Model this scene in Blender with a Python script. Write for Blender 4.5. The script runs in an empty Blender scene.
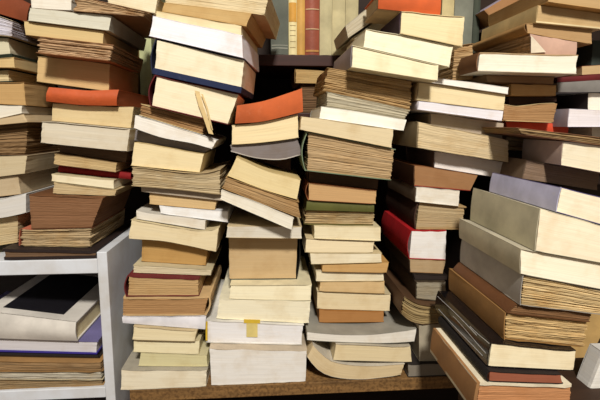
import bpy, math, random, zlib
from mathutils import Vector, Matrix

S = bpy.context.scene
COL = S.collection

# ------------------------------------------------------------------ camera
FPX, PITCH, YAW, PY0 = 430.0, math.radians(7.5), math.radians(4.0), 180.6
CAM = Vector((0.0, 0.0, 0.95))
fw = Vector((math.sin(YAW) * math.cos(PITCH), math.cos(YAW) * math.cos(PITCH), -math.sin(PITCH)))
rt = Vector((math.cos(YAW), -math.sin(YAW), 0))
up = rt.cross(fw)
cd = bpy.data.cameras.new('camera')
cd.sensor_fit = 'HORIZONTAL'
cd.sensor_width = 36.0
cd.lens = 36.0 * FPX / 600.0
cd.shift_y = -(200 - PY0) / 600.0
cd.clip_start = 0.02
cam = bpy.data.objects.new('camera', cd)
M = Matrix((rt, up, -fw)).transposed().to_4x4()
M.translation = CAM
cam.matrix_world = M
COL.objects.link(cam)
S.camera = cam


def W(px, py, ycm):
    """photo pixel on the vertical plane Y = ycm -> world (x, z)"""
    d = fw * FPX + rt * (px - 300.0) - up * (py - PY0)
    t = (ycm / 100.0) / d.y
    return (CAM.x + d.x * t, CAM.z + d.z * t)


# ------------------------------------------------------------------ materials
def lin(c):
    r = []
    for v in c:
        v = v / 255.0
        r.append(v / 12.92 if v <= 0.04045 else ((v + 0.055) / 1.055) ** 2.4)
    return (r[0], r[1], r[2], 1.0)


MATS = {}


def nd(nt, t, x=0, **kw):
    n = nt.nodes.new(t)
    for k, v in kw.items():
        setattr(n, k, v)
    return n


def base_mat(name, rough=0.75):
    m = bpy.data.materials.new(name)
    m.use_nodes = True
    nt = m.node_tree
    b = nt.nodes['Principled BSDF']
    b.inputs['Roughness'].default_value = rough
    b.inputs['Specular IOR Level'].default_value = 0.25
    return m, nt, b


def mixc(nt, fac, a, b, blend='MIX'):
    n = nt.nodes.new('ShaderNodeMix')
    n.data_type = 'RGBA'
    n.blend_type = blend
    for sock, v in ((n.inputs[0], fac), (n.inputs[6], a), (n.inputs[7], b)):
        if isinstance(v, (tuple, float, int)):
            sock.default_value = v
        else:
            nt.links.new(v, sock)
    return n.outputs[2]


def ramp(nt, src, p0, p1, c0=(0, 0, 0, 1), c1=(1, 1, 1, 1)):
    r = nt.nodes.new('ShaderNodeValToRGB')
    r.color_ramp.elements[0].position = p0
    r.color_ramp.elements[1].position = p1
    r.color_ramp.elements[0].color = c0
    r.color_ramp.elements[1].color = c1
    nt.links.new(src, r.inputs[0])
    return r.outputs[0]


def noise(nt, vec, scale, detail=3.0, rough=0.55, sc=None):
    if sc is not None:
        mp = nt.nodes.new('ShaderNodeMapping')
        mp.inputs['Scale'].default_value = sc
        nt.links.new(vec, mp.inputs['Vector'])
        vec = mp.outputs[0]
    n = nt.nodes.new('ShaderNodeTexNoise')
    n.inputs['Scale'].default_value = scale
    n.inputs['Detail'].default_value = detail
    n.inputs['Roughness'].default_value = rough
    nt.links.new(vec, n.inputs['Vector'])
    return n.outputs[0]


def dark(c, f):
    return tuple(max(0, min(255, v * f)) for v in c)


def obj_vec(nt):
    tc = nt.nodes.new('ShaderNodeTexCoord')
    oi = nt.nodes.new('ShaderNodeObjectInfo')
    a = nt.nodes.new('ShaderNodeVectorMath')
    a.operation = 'ADD'
    mul = nt.nodes.new('ShaderNodeMath')
    mul.operation = 'MULTIPLY'
    mul.inputs[1].default_value = 37.0
    nt.links.new(oi.outputs['Random'], mul.inputs[0])
    nt.links.new(tc.outputs['Object'], a.inputs[0])
    nt.links.new(mul.outputs[0], a.inputs[1])
    return a.outputs[0], tc


def page_mat(c, rag):
    key = ('pg', tuple(c), rag)
    if key in MATS:
        return MATS[key]
    m, nt, b = base_mat('page_edges', 0.85)
    lum = 0.3 * c[0] + 0.59 * c[1] + 0.11 * c[2]
    c = tuple(v + (lum - v) * 0.22 for v in c)
    ov, tc = obj_vec(nt)
    k = (0.94, 0.84, 0.74, 0.70)[rag]
    # fine leaf lines: UV = (metres round the block, metres through the block)
    uvv = tc.outputs['UV']
    lines = noise(nt, uvv, 1.0, 4.0, 0.7, (9.0, 900.0 if rag < 2 else 520.0, 1))
    f1 = ramp(nt, lines, 0.36, 0.60)
    col = mixc(nt, f1, lin(dark(c, k)), lin(c))
    bands = noise(nt, uvv, 1.0, 2.0, 0.5, (3.0, 140.0, 1))
    f2 = ramp(nt, bands, 0.35, 0.62)
    col = mixc(nt, f2, mixc(nt, (0.15, 0.35, 0.5, 0.5)[rag], col, lin(dark((c[0], c[1] * 0.95, c[2] * 0.85), k)), 'MIX'), col)
    # foxing and soiling
    st = noise(nt, ov, 26.0, 4.0, 0.6)
    f3 = ramp(nt, st, 0.50, 0.78)
    w = nt.nodes.new('ShaderNodeMath')
    w.operation = 'MULTIPLY'
    w.inputs[1].default_value = (0.38, 0.48, 0.55, 0.6)[rag]
    nt.links.new(f3, w.inputs[0])
    col = mixc(nt, w.outputs[0], col, lin((c[0] * 0.80, c[1] * 0.70, c[2] * 0.52)))
    nt.links.new(col, b.inputs['Base Color'])
    bp = nt.nodes.new('ShaderNodeBump')
    bp.inputs['Strength'].default_value = (0.08, 0.2, 0.4, 0.5)[rag]
    bp.inputs['Distance'].default_value = 0.001
    nt.links.new(lines, bp.inputs['Height'])
    nt.links.new(bp.outputs[0], b.inputs['Normal'])
    MATS[key] = m
    return m


def cover_mat(c, kind='paper'):
    key = ('cv', tuple(c), kind)
    if key in MATS:
        return MATS[key]
    m, nt, b = base_mat('cover_' + kind, {'paper': 0.6, 'cloth': 0.8, 'leather': 0.5, 'gloss': 0.16}[kind])
    if kind == 'gloss':
        b.inputs['Specular IOR Level'].default_value = 0.6
    ov, tc = obj_vec(nt)
    n1 = noise(nt, ov, 18.0, 4.0, 0.6)
    f1 = ramp(nt, n1, 0.35, 0.70)
    col = mixc(nt, f1, lin(dark(c, 0.84)), lin(c))
    n2 = noise(nt, ov, 60.0, 5.0, 0.7)
    f2 = ramp(nt, n2, 0.62, 0.78)
    w = nt.nodes.new('ShaderNodeMath')
    w.operation = 'MULTIPLY'
    w.inputs[1].default_value = 0.10 if kind == 'gloss' else 0.35
    nt.links.new(f2, w.inputs[0])
    worn = tuple(v + (190 - v) * 0.35 for v in c)
    col = mixc(nt, w.outputs[0], col, lin((worn[0], worn[1] * 0.97, worn[2] * 0.9)))
    nt.links.new(col, b.inputs['Base Color'])
    bp = nt.nodes.new('ShaderNodeBump')
    bp.inputs['Strength'].default_value = {'paper': 0.12, 'cloth': 0.35, 'leather': 0.4, 'gloss': 0.08}[kind]
    bp.inputs['Distance'].default_value = 0.001
    n3 = noise(nt, ov, 900.0 if kind == 'cloth' else 180.0, 2.0)
    nt.links.new(n3, bp.inputs['Height'])
    nt.links.new(bp.outputs[0], b.inputs['Normal'])
    MATS[key] = m
    return m


def wood_mat(c, sc=(3, 60, 60), name='wood', rough=0.6, fleck=0.0):
    m, nt, b = base_mat(name, rough)
    ov, tc = obj_vec(nt)
    n1 = noise(nt, ov, 1.0, 5.0, 0.65, sc)
    f1 = ramp(nt, n1, 0.3, 0.7)
    col = mixc(nt, f1, lin(dark(c, 0.62)), lin(c))
    if fleck:
        n2 = noise(nt, ov, 220.0, 3.0, 0.7)
        f2 = ramp(nt, n2, 0.45, 0.62)
        w = nt.nodes.new('ShaderNodeMath')
        w.operation = 'MULTIPLY'
        w.inputs[1].default_value = fleck
        nt.links.new(f2, w.inputs[0])
        col = mixc(nt, w.outputs[0], col, lin((c[0] * 0.45, c[1] * 0.4, c[2] * 0.35)))
    nt.links.new(col, b.inputs['Base Color'])
    return m


def white_board_mat():
    m, nt, b = base_mat('white_laminate', 0.4)
    ov, tc = obj_vec(nt)
    n1 = noise(nt, ov, 9.0, 5.0, 0.65)
    f1 = ramp(nt, n1, 0.42, 0.72)
    col = mixc(nt, f1, lin((206, 210, 216)), lin((186, 182, 176)))
    nt.links.new(col, b.inputs['Base Color'])
    return m


# ------------------------------------------------------------------ helpers
def mesh_obj(name, verts, faces, mat, parent=None, uvs=None, smooth=False):
    me = bpy.data.meshes.new(name)
    me.from_pydata([tuple(v) for v in verts], [], faces)
    if uvs is not None:
        uv = me.uv_layers.new(name='UVMap')
        for li, l in enumerate(me.loops):
            uv.data[li].uv = uvs[l.vertex_index]
    if smooth:
        for p in me.polygons:
            p.use_smooth = True
    me.materials.append(mat)
    me.update()
    o = bpy.data.objects.new(name, me)
    COL.objects.link(o)
    if parent is not None:
        o.parent = parent
    return o


def box(name, x0, x1, y0, y1, z0, z1, mat, parent=None, bev=0.0):
    v = [(x, y, z) for x in (x0, x1) for y in (y0, y1) for z in (z0, z1)]
    f = [(0, 1, 3, 2), (4, 6, 7, 5), (0, 4, 5, 1), (2, 3, 7, 6), (0, 2, 6, 4), (1, 5, 7, 3)]
    o = mesh_obj(name, v, f, mat, parent)
    if bev:
        bm = o.modifiers.new('bevel', 'BEVEL')
        bm.width = bev
        bm.segments = 2
    return o


def empty(name, loc=(0, 0, 0)):
    e = bpy.data.objects.new(name, None)
    e.location = loc
    e.empty_display_size = 0.02
    COL.objects.link(e)
    return e


def tag(o, label, cat, group=None):
    o['label'] = label
    o['category'] = cat
    if group:
        o['group'] = group


def resample(pts, n):
    if len(pts) == 2:
        return [(pts[0][0] + (pts[1][0] - pts[0][0]) * i / n, pts[0][1] + (pts[1][1] - pts[0][1]) * i / n) for i in range(n + 1)]
    P = [Vector((p[0], p[1])) for p in pts]
    P = [P[0] * 2 - P[1]] + P + [P[-1] * 2 - P[-2]]
    dense = []
    for i in range(1, len(P) - 2):
        for s in range(20):
            t = s / 20
            a, b, c, d = P[i - 1], P[i], P[i + 1], P[i + 2]
            q = 0.5 * ((2 * b) + (c - a) * t + (2 * a - 5 * b + 4 * c - d) * t * t + (3 * b - a - 3 * c + d) * t ** 3)
            dense.append(q)
    dense.append(P[-2].copy())
    L = [0]
    for i in range(1, len(dense)):
        L.append(L[-1] + (dense[i] - dense[i - 1]).length)
    out, j = [], 0
    for i in range(n + 1):
        s = L[-1] * i / n
        while j < len(L) - 2 and L[j + 1] < s:
            j += 1
        f = (s - L[j]) / max(1e-9, L[j + 1] - L[j])
        q = dense[j].lerp(dense[j + 1], f)
        out.append((q.x, q.y))
    return out


def ev(poly, u):
    n = len(poly) - 1
    f = u * n
    i = max(0, min(n - 1, int(math.floor(f))))
    t = f - i
    a, b = poly[i], poly[i + 1]
    return (a[0] + (b[0] - a[0]) * t, a[1] + (b[1] - a[1]) * t)


def zat(poly, x):
    for i in range(len(poly) - 1):
        a, b = poly[i], poly[i + 1]
        if min(a[0], b[0]) - 1e-9 <= x <= max(a[0], b[0]) + 1e-9 and abs(b[0] - a[0]) > 1e-9:
            return a[1] + (b[1] - a[1]) * (x - a[0]) / (b[0] - a[0])
    return poly[0][1] if abs(x - poly[0][0]) < abs(x - poly[-1][0]) else poly[-1][1]


class Noise1:
    def __init__(s, r):
        s.v = [r.uniform(-1, 1) for _ in range(256)]

    def __call__(s, x):
        i = math.floor(x)
        t = x - i
        t = t * t * (3 - 2 * t)
        return s.v[i % 256] * (1 - t) + s.v[(i + 1) % 256] * t


STACKS = {}
LOG = []
EPS = 0.0005


def meangap(key, Bt, y0, y1, thr):
    sup = STACKS.setdefault(key, [])
    x0, x1 = min(p[0] for p in Bt), max(p[0] for p in Bt)
    G = []
    for i in range(25):
        x = x0 + (x1 - x0) * i / 24
        zs = [zat(s[0], x) for s in sup[-4:] if s[0][0][0] <= x <= s[0][-1][0] and s[2] < y1 and s[3] > y0]
        if zs:
            G.append(zat(Bt, x) - max(zs) - EPS)
    if not G:
        return 0.0
    near = [g for g in G if g < thr]
    if len(near) < 8:
        near = [min(G)]
    return sum(near) / len(near)


def settle(key, T, Bt, y0, y1, thr):
    sup = STACKS.setdefault(key, [])
    best = []
    x0 = min(p[0] for p in Bt)
    x1 = max(p[0] for p in Bt)
    N = 24
    for i in range(N + 1):
        x = x0 + (x1 - x0) * i / N
        zs = [zat(s[0], x) for s in sup[-4:] if s[0][0][0] <= x <= s[0][-1][0] and s[2] < y1 and s[3] > y0]
        if zs:
            best.append((x, max(zs)))
    if len(best) < 3:
        return T, Bt, None
    G = [(x, zat(Bt, x) - zt - EPS) for x, zt in best]
    near = [(x, g) for x, g in G if g < thr]
    if len(near) >= 4 and near[-1][0] - near[0][0] > 0.3 * (x1 - x0):
        n = len(near)
        mx = sum(p[0] for p in near) / n
        mg = sum(p[1] for p in near) / n
        k = sum((p[0] - mx) * (p[1] - mg) for p in near) / max(1e-9, sum((p[0] - mx) ** 2 for p in near))
        k = max(-0.2, min(0.2, k))
    else:
        mx, k = 0.0, 0.0
        mg = min(g for x, g in G)
    Bt = [(p[0], p[1] - mg - k * (p[0] - mx)) for p in Bt]
    g = min(zat(Bt, x) - zt - EPS for x, zt in best)
    Bt = [(p[0], p[1] - g) for p in Bt]
    move = mg + g
    dT = 0.0
    if move > 0.006:          # a wide gap: lower the whole thing rather than thicken it
        dT = move - 0.006
    nz = Noise1(random.Random(int(abs(Bt[0][0]) * 1e5) + int(abs(Bt[0][1]) * 1e5)))
    T2 = []
    for i, p in enumerate(T):
        p = (p[0], p[1] + 0.0007 * nz(i * 0.45))
        T2.append((p[0], max(p[1] - dT, Bt[i][1] + 0.004)))
    return T2, Bt, (round(move * 1000, 1), round(k, 3), round(min(q[1] for q in G) * 1000, 1), round(max(q[1] for q in G) * 1000, 1))


def book(key, name, label, q, z=70.0, D=18.0, pg=(225, 205, 160), cv=None, sp='B', rag=0, tc=None, ov=None,
         yaw=0.0, kind=None, cat='book', group=None, thr=8.0, upright=False, bulge=None, scv=None, bcv=None, wear=0.0,
         tcb=None, rx=0.0, nosettle=False, fixz=False, flat_top=False):
    """q = (TL, TR, BR, BL) photo corners of the front face, or (top polyline, bottom polyline)"""
    r = random.Random(zlib.crc32((label + key).encode()))
    if len(q) == 4:
        top, bot = [q[0], q[1]], [q[3], q[2]]
    else:
        top, bot = q
    hard = name == 'hardback'
    if bulge is None:
        bulge = 0.004 if hard or sp == 'F' else 0.0008
    tc = (0.0022 if hard else 0.0006) if tc is None else tc / 1000.0
    tcb = tc if tcb is None else tcb / 1000.0
    ov = (0.0022 if hard else 0.0002) if ov is None else ov / 1000.0
    kind = kind or ('cloth' if hard else 'paper')
    if cv is None:
        cv = dark(pg, 0.92)
    scv = scv or cv
    bcv = bcv or cv
    N = 12
    T = resample([W(p[0], p[1], z) for p in top], N)
    Bt = resample([W(p[0], p[1], z) for p in bot], N)
    D = D / 100.0
    if not upright and key and not nosettle:
        bestc = None
        arm = abs(sum(p[1] for p in bot) / len(bot) - 124)
        lim = 0 if fixz or arm < 20 else (1.0 if arm < 80 else 2.75)
        for i in range(-11, 12):
            dz = i * 0.25
            if abs(dz) > lim:
                continue
            B2 = resample([W(p[0], p[1], z + dz) for p in bot], N)
            g = meangap(key, B2, (z + dz) / 100.0, (z + dz) / 100.0 + D, thr / 1000.0)
            cost = abs(g) * 1000 * 0.5 + abs(dz)
            if bestc is None or cost < bestc[0]:
                bestc = (cost, dz)
        z = z + bestc[1]
        T = resample([W(p[0], p[1], z) for p in top], N)
        Bt = resample([W(p[0], p[1], z) for p in bot], N)
        y0 = z / 100.0
        T, Bt, info = settle(key, T, Bt, y0, y0 + D, thr / 1000.0)
        if abs(bestc[1]) > 1.4 or (info and (abs(info[0]) > 4 or abs(info[1]) > .09)):
            LOG.append((key, label[:40], bestc[1], info))
    y0 = z / 100.0
    if flat_top:
        T = resample([T[0], T[-1]], N)
    if key:
        STACKS.setdefault(key, []).append((T, Bt, y0, y0 + D))
    # local frame
    b0, b1 = Vector(Bt[0]), Vector(Bt[-1])
    ex = (b1 - b0).normalized()
    ez = Vector((-ex.y, ex.x))
    O = (b0 + Vector(T[0])) / 2 if upright else (b0 + b1) / 2

    def loc(p):
        d = Vector(p) - O
        return (d.dot(ex), d.dot(ez))
    T = [loc(p) for p in T]
    Bt = [loc(p) for p in Bt]
    Wd = abs(T[-1][0] - T[0][0])
    root = empty(name, (O.x, y0, O.y))
    root.rotation_euler = (0, -math.atan2(ex.y, ex.x), math.radians(yaw))
    tag(root, label, cat, group or GROUPS.get(key))
    build_book(root, r, T, Bt, D, Wd, tc, tcb, ov, sp, rag, pg, cv, scv, bcv, kind, bulge, wear)
    return root


def build_book(root, r, T, Bt, D, Wd, tc, tcb, ov, sp, rag, pg, cv, scv, bcv, kind, bulge, wear):
    H = sum(T[i][1] - Bt[i][1] for i in range(len(T))) / len(T)
    Hp = max(0.0012, H - tc - tcb)
    # --- page block
    gaps = tc + 0.0004
    iu0 = (gaps if sp == 'L' else ov) / Wd
    iu1 = (gaps if sp == 'R' else ov) / Wd
    iv0 = gaps if sp == 'F' else ov
    iv1 = gaps if sp == 'B' else ov
    L = max(4, min(40, int(Hp / (0.0009 if rag < 2 else 0.0008))))
    if rag == 0:
        L = max(4, min(16, int(Hp / 0.002)))
    amp = (0.00006, 0.0003, 0.0007, 0.0011)[rag]
    nn = Noise1(r)
    per = []
    nu, nv = 24, 5
    for i in range(nu):
        per.append(('f', i / nu))
    for i in range(nv):
        per.append(('r', i / nv))
    for i in range(nu):
        per.append(('b', 1 - i / nu))
    for i in range(nv):
        per.append(('l', 1 - i / nv))
    verts, uvs, faces = [], [], []
    npn = len(per)
    arc = []
    s = 0.0
    for side, t in per:
        if side == 'f':
            arc.append(Wd * t)
        elif side == 'r':
            arc.append(Wd + D * t)
        elif side == 'b':
            arc.append(Wd + D + Wd * (1 - t))
        else:
            arc.append(2 * Wd + D + D * (1 - t))
    gsz = 5 if rag == 3 else 7
    shv = r.uniform(-1, 1) * min(0.0022, Hp * 0.07)
    shu = r.uniform(-1, 1) * min(0.0016, Hp * 0.05)
    if sp == 'F':
        shv = 0.0
    cor = 0.0009 if rag < 2 else 0.0014
    doff = 0.0
    for k in range(L + 1):
        w = k / L
        if 0 < k < L:
            w += r.uniform(-0.25, 0.25) / L
        base = amp * r.uniform(-1, 1) * 0.8
        if rag >= 2:
            if k % gsz == 0:
                doff = amp * r.uniform(-0.9, 0.9)
                base -= amp * 0.9
            base += doff
            ph = (k // gsz) * 17.3
        else:
            ph = (k // 9) * 11.7
        edge = min(1.0, 4 * w, 4 * (1 - w))
        for j, (side, t) in enumerate(per):
            o = base + amp * 0.8 * nn(arc[j] * 38.0 + ph) + amp * 0.5 * nn(arc[j] * 150.0 + k * 3.1)
            o -= amp * 0.5
            if (side == 'f' and t == 0) or (side == 'r' and t == 0):
                o -= cor * (0.6 + 0.5 * nn(k * 0.4 + j))
            if side == 'f':
                u, v = iu0 + (1 - iu0 - iu1) * t, iv0 - o
                if t == 0:
                    u -= o / Wd
            elif side == 'r':
                u, v = 1 - iu1 + o / Wd, iv0 + (D - iv0 - iv1) * t
                if t == 0:
                    v -= o
            elif side == 'b':
                u, v = iu0 + (1 - iu0 - iu1) * t, D - iv1
            else:
                u, v = iu0 - o / Wd, iv0 + (D - iv0 - iv1) * t
            tp, bp = ev(T, u), ev(Bt, u)
            zb, zt = bp[1] + tcb, tp[1] - tc
            if zt < zb + 0.0008:
                zt = zb + 0.0008
            if side == 'f':
                v += shv * (w - 0.5) + abs(shv) * 0.5
            verts.append((bp[0] + (tp[0] - bp[0]) * w, v, zb + (zt - zb) * w))
            uvs.append((arc[j] + 3.7 * nn.v[3], w * Hp + nn.v[5]))
    for k in range(L):
        for j in range(npn):
            a, b = k * npn + j, k * npn + (j + 1) % npn
            faces.append((a, b, b + npn, a + npn))
    for lay, flip in ((0, True), (L * npn, False)):
        bk0 = nu + nv
        for i in range(nu):
            f0, f1 = i, i + 1
            b1, b0 = bk0 + nu - i - 1, bk0 + nu - i
            loop = [f0, f1, b1, b0]
            if i == nu - 1:
                loop = [f0] + list(range(nu, nu + nv + 1)) + [b0 if b1 == bk0 else b1]
                loop = [f0] + list(range(nu, bk0 + 1)) + [bk0 + 1]
            if i == 0:
                loop = [0, 1, bk0 + nu - 1] + [bk0 + nu + q for q in range(nv)]
            loop = [lay + q % npn for q in loop]
            faces.append(tuple(reversed(loop)) if flip else tuple(loop))
    mesh_obj('page_block', verts, faces, page_mat(pg, rag), root, uvs)
    # --- boards
    wear = max(wear, (0.0, 0.0004, 0.0011, 0.0016)[rag])
    for nm, P, sgn, th, c in (('front_cover', T, -1, tc, cv), ('back_cover', Bt, 1, tcb, bcv)):
        nu, nv = 12, 6
        vs, fs = [], []
        nz = Noise1(r)
        cut = [r.uniform(0.3, 1.6) * (0.0012 + wear) for _ in range(2)]
        for layer in (0, 1):
            for a in range(nu + 1):
                for b in range(nv + 1):
                    u, v = a / nu, D * b / nv
                    if b == 0:
                        v += wear * 0.7 * (nz(a * 0.9 + 5) + 0.6 * nz(a * 2.7 + 50))
                        if a == 0:
                            v += cut[0]
                        if a == nu:
                            v += cut[1]
                    if a in (0, nu):
                        uu = wear * 0.7 * nz(b * 1.1 + 80 + a) / Wd
                        u = u + uu
                    p = ev(P, u)
                    zz = p[1] + (sgn * th if layer else 0.0)
                    vs.append((p[0], v, zz))
        n1 = (nu + 1) * (nv + 1)
        idx = lambda l, a, b: l * n1 + a * (nv + 1) + b
        for a in range(nu):
            for b in range(nv):
                fs.append((idx(0, a, b), idx(0, a, b + 1), idx(0, a + 1, b + 1), idx(0, a + 1, b)))
                fs.append((idx(1, a, b), idx(1, a + 1, b), idx(1, a + 1, b + 1), idx(1, a, b + 1)))
        for a in range(nu):
            for b in (0, nv):
                fs.append((idx(0, a, b), idx(0, a + 1, b), idx(1, a + 1, b), idx(1, a, b)))
        for b in range(nv):
            for a in (0, nu):
                fs.append((idx(0, a, b), idx(1, a, b), idx(1, a, b + 1), idx(0, a, b + 1)))
        o = mesh_obj(nm, vs, fs, cover_mat(c, kind), root)
        fix_normals(o)
    # --- spine
    ns = 8
    bul = min(bulge, H * 0.22)
    if sp in 'LRF' or sp == 'B':
        vs, fs = [], []
        nl = 12
        for layer in (0, 1):
            off = tc if layer else 0.0
            for i in range(ns + 1):
                t = i / ns
                bb = bul * math.sin(math.pi * t) - off
                for j in range(nl + 1):
                    s = j / nl
                    if sp in 'LR':
                        u = 0.0 if sp == 'L' else 1.0
                        tp, bp = ev(T, u), ev(Bt, u)
                        x = bp[0] + (tp[0] - bp[0]) * t + (-bb if sp == 'L' else bb)
                        vs.append((x, D * s, bp[1] + (tp[1] - bp[1]) * t))
                    else:
                        tp, bp = ev(T, s), ev(Bt, s)
                        y = -bb if sp == 'F' else D + bb
                        vs.append((bp[0] + (tp[0] - bp[0]) * t, y, bp[1] + (tp[1] - bp[1]) * t))
        n1 = (ns + 1) * (nl + 1)
        idx = lambda l, a, b: l * n1 + a * (nl + 1) + b
        for a in range(ns):
            for b in range(nl):
                fs.append((idx(0, a, b), idx(0, a, b + 1), idx(0, a + 1, b + 1), idx(0, a + 1, b)))
                fs.append((idx(1, a, b), idx(1, a + 1, b), idx(1, a + 1, b + 1), idx(1, a, b + 1)))
        for a in range(ns):
            for b in (0, nl):
                fs.append((idx(0, a, b), idx(0, a + 1, b), idx(1, a + 1, b), idx(1, a, b)))
        for b in range(nl):
            for a in (0, ns):
                fs.append((idx(0, a, b), idx(1, a, b), idx(1, a, b + 1), idx(0, a, b + 1)))
        o = mesh_obj('spine', vs, fs, cover_mat(scv, kind), root)
        fix_normals(o)
        o.data.polygons.foreach_set('use_smooth', [True] * len(o.data.polygons))
        o.data.set_sharp_from_angle(angle=0.6)


def fix_normals(o):
    import bmesh
    bm = bmesh.new()
    bm.from_mesh(o.data)
    bmesh.ops.recalc_face_normals(bm, faces=bm.faces)
    bm.to_mesh(o.data)
    bm.free()


def strip(name, pts, width, thick, mat, parent):
    """thin flat ribbon through pts (local 3-D), width along local x"""
    vs, fs = [], []
    for p in pts:
        for dx in (-width / 2, width / 2):
            for dy in (0, thick):
                vs.append((p[0] + dx, p[1] + dy, p[2]))
    n = len(pts)
    for i in range(n - 1):
        a, b = i * 4, i * 4 + 4
        fs += [(a, a + 2, b + 2, b), (a + 1, b + 1, b + 3, a + 3), (a, b, b + 1, a + 1), (a + 2, a + 3, b + 3, b + 2)]
    fs += [(0, 1, 3, 2), (4 * n - 4, 4 * n - 2, 4 * n - 1, 4 * n - 3)]
    o = mesh_obj(name, vs, fs, mat, parent)
    fix_normals(o)
    return o


# ------------------------------------------------------------------ the place
M_FLOOR = wood_mat((120, 92, 66), (2, 30, 2), 'floor_boards')
M_WALL, nt_, b_ = base_mat('wall_plaster', 0.9)
ov_, _ = obj_vec(nt_)
nt_.links.new(mixc(nt_, noise(nt_, ov_, 6.0), lin((120, 108, 92)), lin((138, 124, 106))), b_.inputs['Base Color'])
fl = box('floor', -1.6, 1.8, -1.6, 1.3, -0.05, 0.0, M_FLOOR)
fl['kind'] = 'structure'
wl = box('wall_back', -1.6, 1.8, 1.22, 1.3, 0.0, 2.5, M_WALL)
wl['kind'] = 'structure'

M_SHELF = wood_mat((150, 112, 66), (6, 40, 90), 'chipboard', 0.7, 0.6)
M_DARK = wood_mat((66, 36, 28), (3, 50, 50), 'dark_wood', 0.45)
M_BACK = wood_mat((48, 33, 24), (3, 3, 30), 'dark_back_panel', 0.7)
M_WHITE = white_board_mat()

BOARD_Z = W(350, 381, 66)[1]
MID_Z = W(300, 113, 92)[1]
UP_T = W(310, 55.0, 92)[1]
UP_B = W(310, 66.0, 92)[1]
bc = empty('bookcase', (0.15, 0.9, 0))
tag(bc, 'dark wooden bookcase whose boards carry the tall untidy stacks of old books', 'bookcase')


def bbox(nm, x0, x1, y0, y1, z0, z1, mat, bev=0.001):
    c = bc.location
    return box(nm, x0 - c.x, x1 - c.x, y0 - c.y, y1 - c.y, z0 - c.z, z1 - c.z, mat, bc, bev)


XL = W(126, 330, 66)[0]
XD = W(215, 60, 92)[0]
o = bbox('shelf', XL, 0.95, 0.66, 1.18, BOARD_Z - 0.021, BOARD_Z, M_SHELF)
o['label'] = 'chipboard shelf edge under the stacks'
bbox('shelf', XD, 0.95, 0.92, 1.18, UP_B, UP_T, M_DARK)
bbox('shelf', -0.75, 0.95, 0.92, 1.18, MID_Z - 0.018, MID_Z, M_DARK)
bbox('shelf', XL, 0.95, 0.70, 1.18, 0.06, 0.08, M_DARK)
bbox('back_panel', -0.75, 0.95, 1.18, 1.20, 0.0, 1.75, M_BACK)
bbox('side_panel', 0.95, 0.97, 0.66, 1.20, 0.0, 1.75, M_DARK)
bbox('side_panel', -0.77, -0.75, 0.92, 1.20, 0.0, 1.75, M_DARK)
bbox('divider', XD - 0.018, XD, 0.93, 1.18, MID_Z, 1.75, M_DARK)
RIS_T = W(540, 184, 65)[1] - 0.012
XR = W(500, 180, 74)[0]
bbox('riser', XR, 0.9, 0.74, 1.1, BOARD_Z, RIS_T, M_BACK)
bbox('riser', XR + 0.03, 0.9, 0.71, 0.74, BOARD_Z, RIS_T, M_BACK)

# white shelf unit
PX0, PX1 = W(99.5, 300, 67)[0], W(109.5, 300, 67)[0]
ZT1 = W(50, 260.2, 67)[1]
ZB1 = W(50, 274.5, 67)[1]
ZT2 = W(50, 389.5, 67)[1]
ZPT = W(104, 252, 67)[1]
wu = empty('shelf_unit', (PX0 - 0.2, 0.8, 0))
tag(wu, 'white laminated shelf unit standing beside the dark bookcase', 'shelf unit')


def wbox(nm, x0, x1, y0, y1, z0, z1, mat, bev=0.0012):
    c = wu.location
    return box(nm, x0 - c.x, x1 - c.x, y0 - c.y, y1 - c.y, z0 - c.z, z1 - c.z, mat, wu, bev)


XW = PX0 - 0.50
wbox('side_panel', PX0, PX1, 0.67, 0.915, 0.0, ZPT, M_WHITE)
wbox('side_panel', XW - 0.016, XW, 0.67, 0.915, 0.0, ZPT, M_WHITE)
wbox('shelf', XW, PX0, 0.67, 0.91, ZB1, ZT1, M_WHITE)
wbox('shelf', XW, PX0, 0.67, 0.91, ZT2 - 0.018, ZT2, M_WHITE)
wbox('shelf', XW, PX0, 0.67, 0.91, 0.06, 0.078, M_WHITE)
wbox('back_panel', XW, PX0, 0.91, 0.915, 0.0, ZT1, M_BACK, 0)


def flat(z, x0=-2.0, x1=2.0, y0=0.0, y1=2.0):
    return ([(x0, z), (x1, z)], [(x0, z - 0.01), (x1, z - 0.01)], y0, y1)


GROUPS = {
    'A': 'books in the stack at the picture edge on the white unit',
    'B': 'books in the stack with the orange-red soft book',
    'N': 'books and papers inside the white shelf unit',
    'C': 'books in the stack with the blue-boarded hardback',
    'D': 'books in the stack topped by the orange spine',
    'E': 'books in the stack topped by bright cream paperbacks',
    'F': 'books in the stack with the red-spined white book',
    'G': 'small thick books in the near stack',
    'H': 'books in the messy stack at the upper right',
    'R': 'books at the outer right above the near stack',
    'U': 'upright books on the dark upper shelf',
    'K': 'old books tucked on the shelf behind the stacks',
}
for k in 'ABCDEFGHRK':
    STACKS[k] = []
STACKS['C'] = [flat(BOARD_Z)]
STACKS['D'] = [flat(BOARD_Z)]
STACKS['E'] = [flat(BOARD_Z)]
STACKS['F'] = [flat(BOARD_Z)]
STACKS['B'] = [flat(ZT1, -2, PX0)]
STACKS['A'] = [flat(ZT1, -2, PX0)]
STACKS['N'] = [flat(ZT2, -2, PX0)]

CREAM = (228, 208, 160)
PALE = (226, 214, 184)
WHITE = (226, 222, 214)
TAN = (196, 162, 104)
BROWN = (140, 100, 58)
GREY = (186, 178, 160)
def kid(root, nm):
    return [o for o in root.children if o.name.startswith(nm)][0]


def W_Y(z):
    return 124 + (CAM.z - BOARD_Z - .002) * FPX / (z / 100) * 1.0


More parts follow.
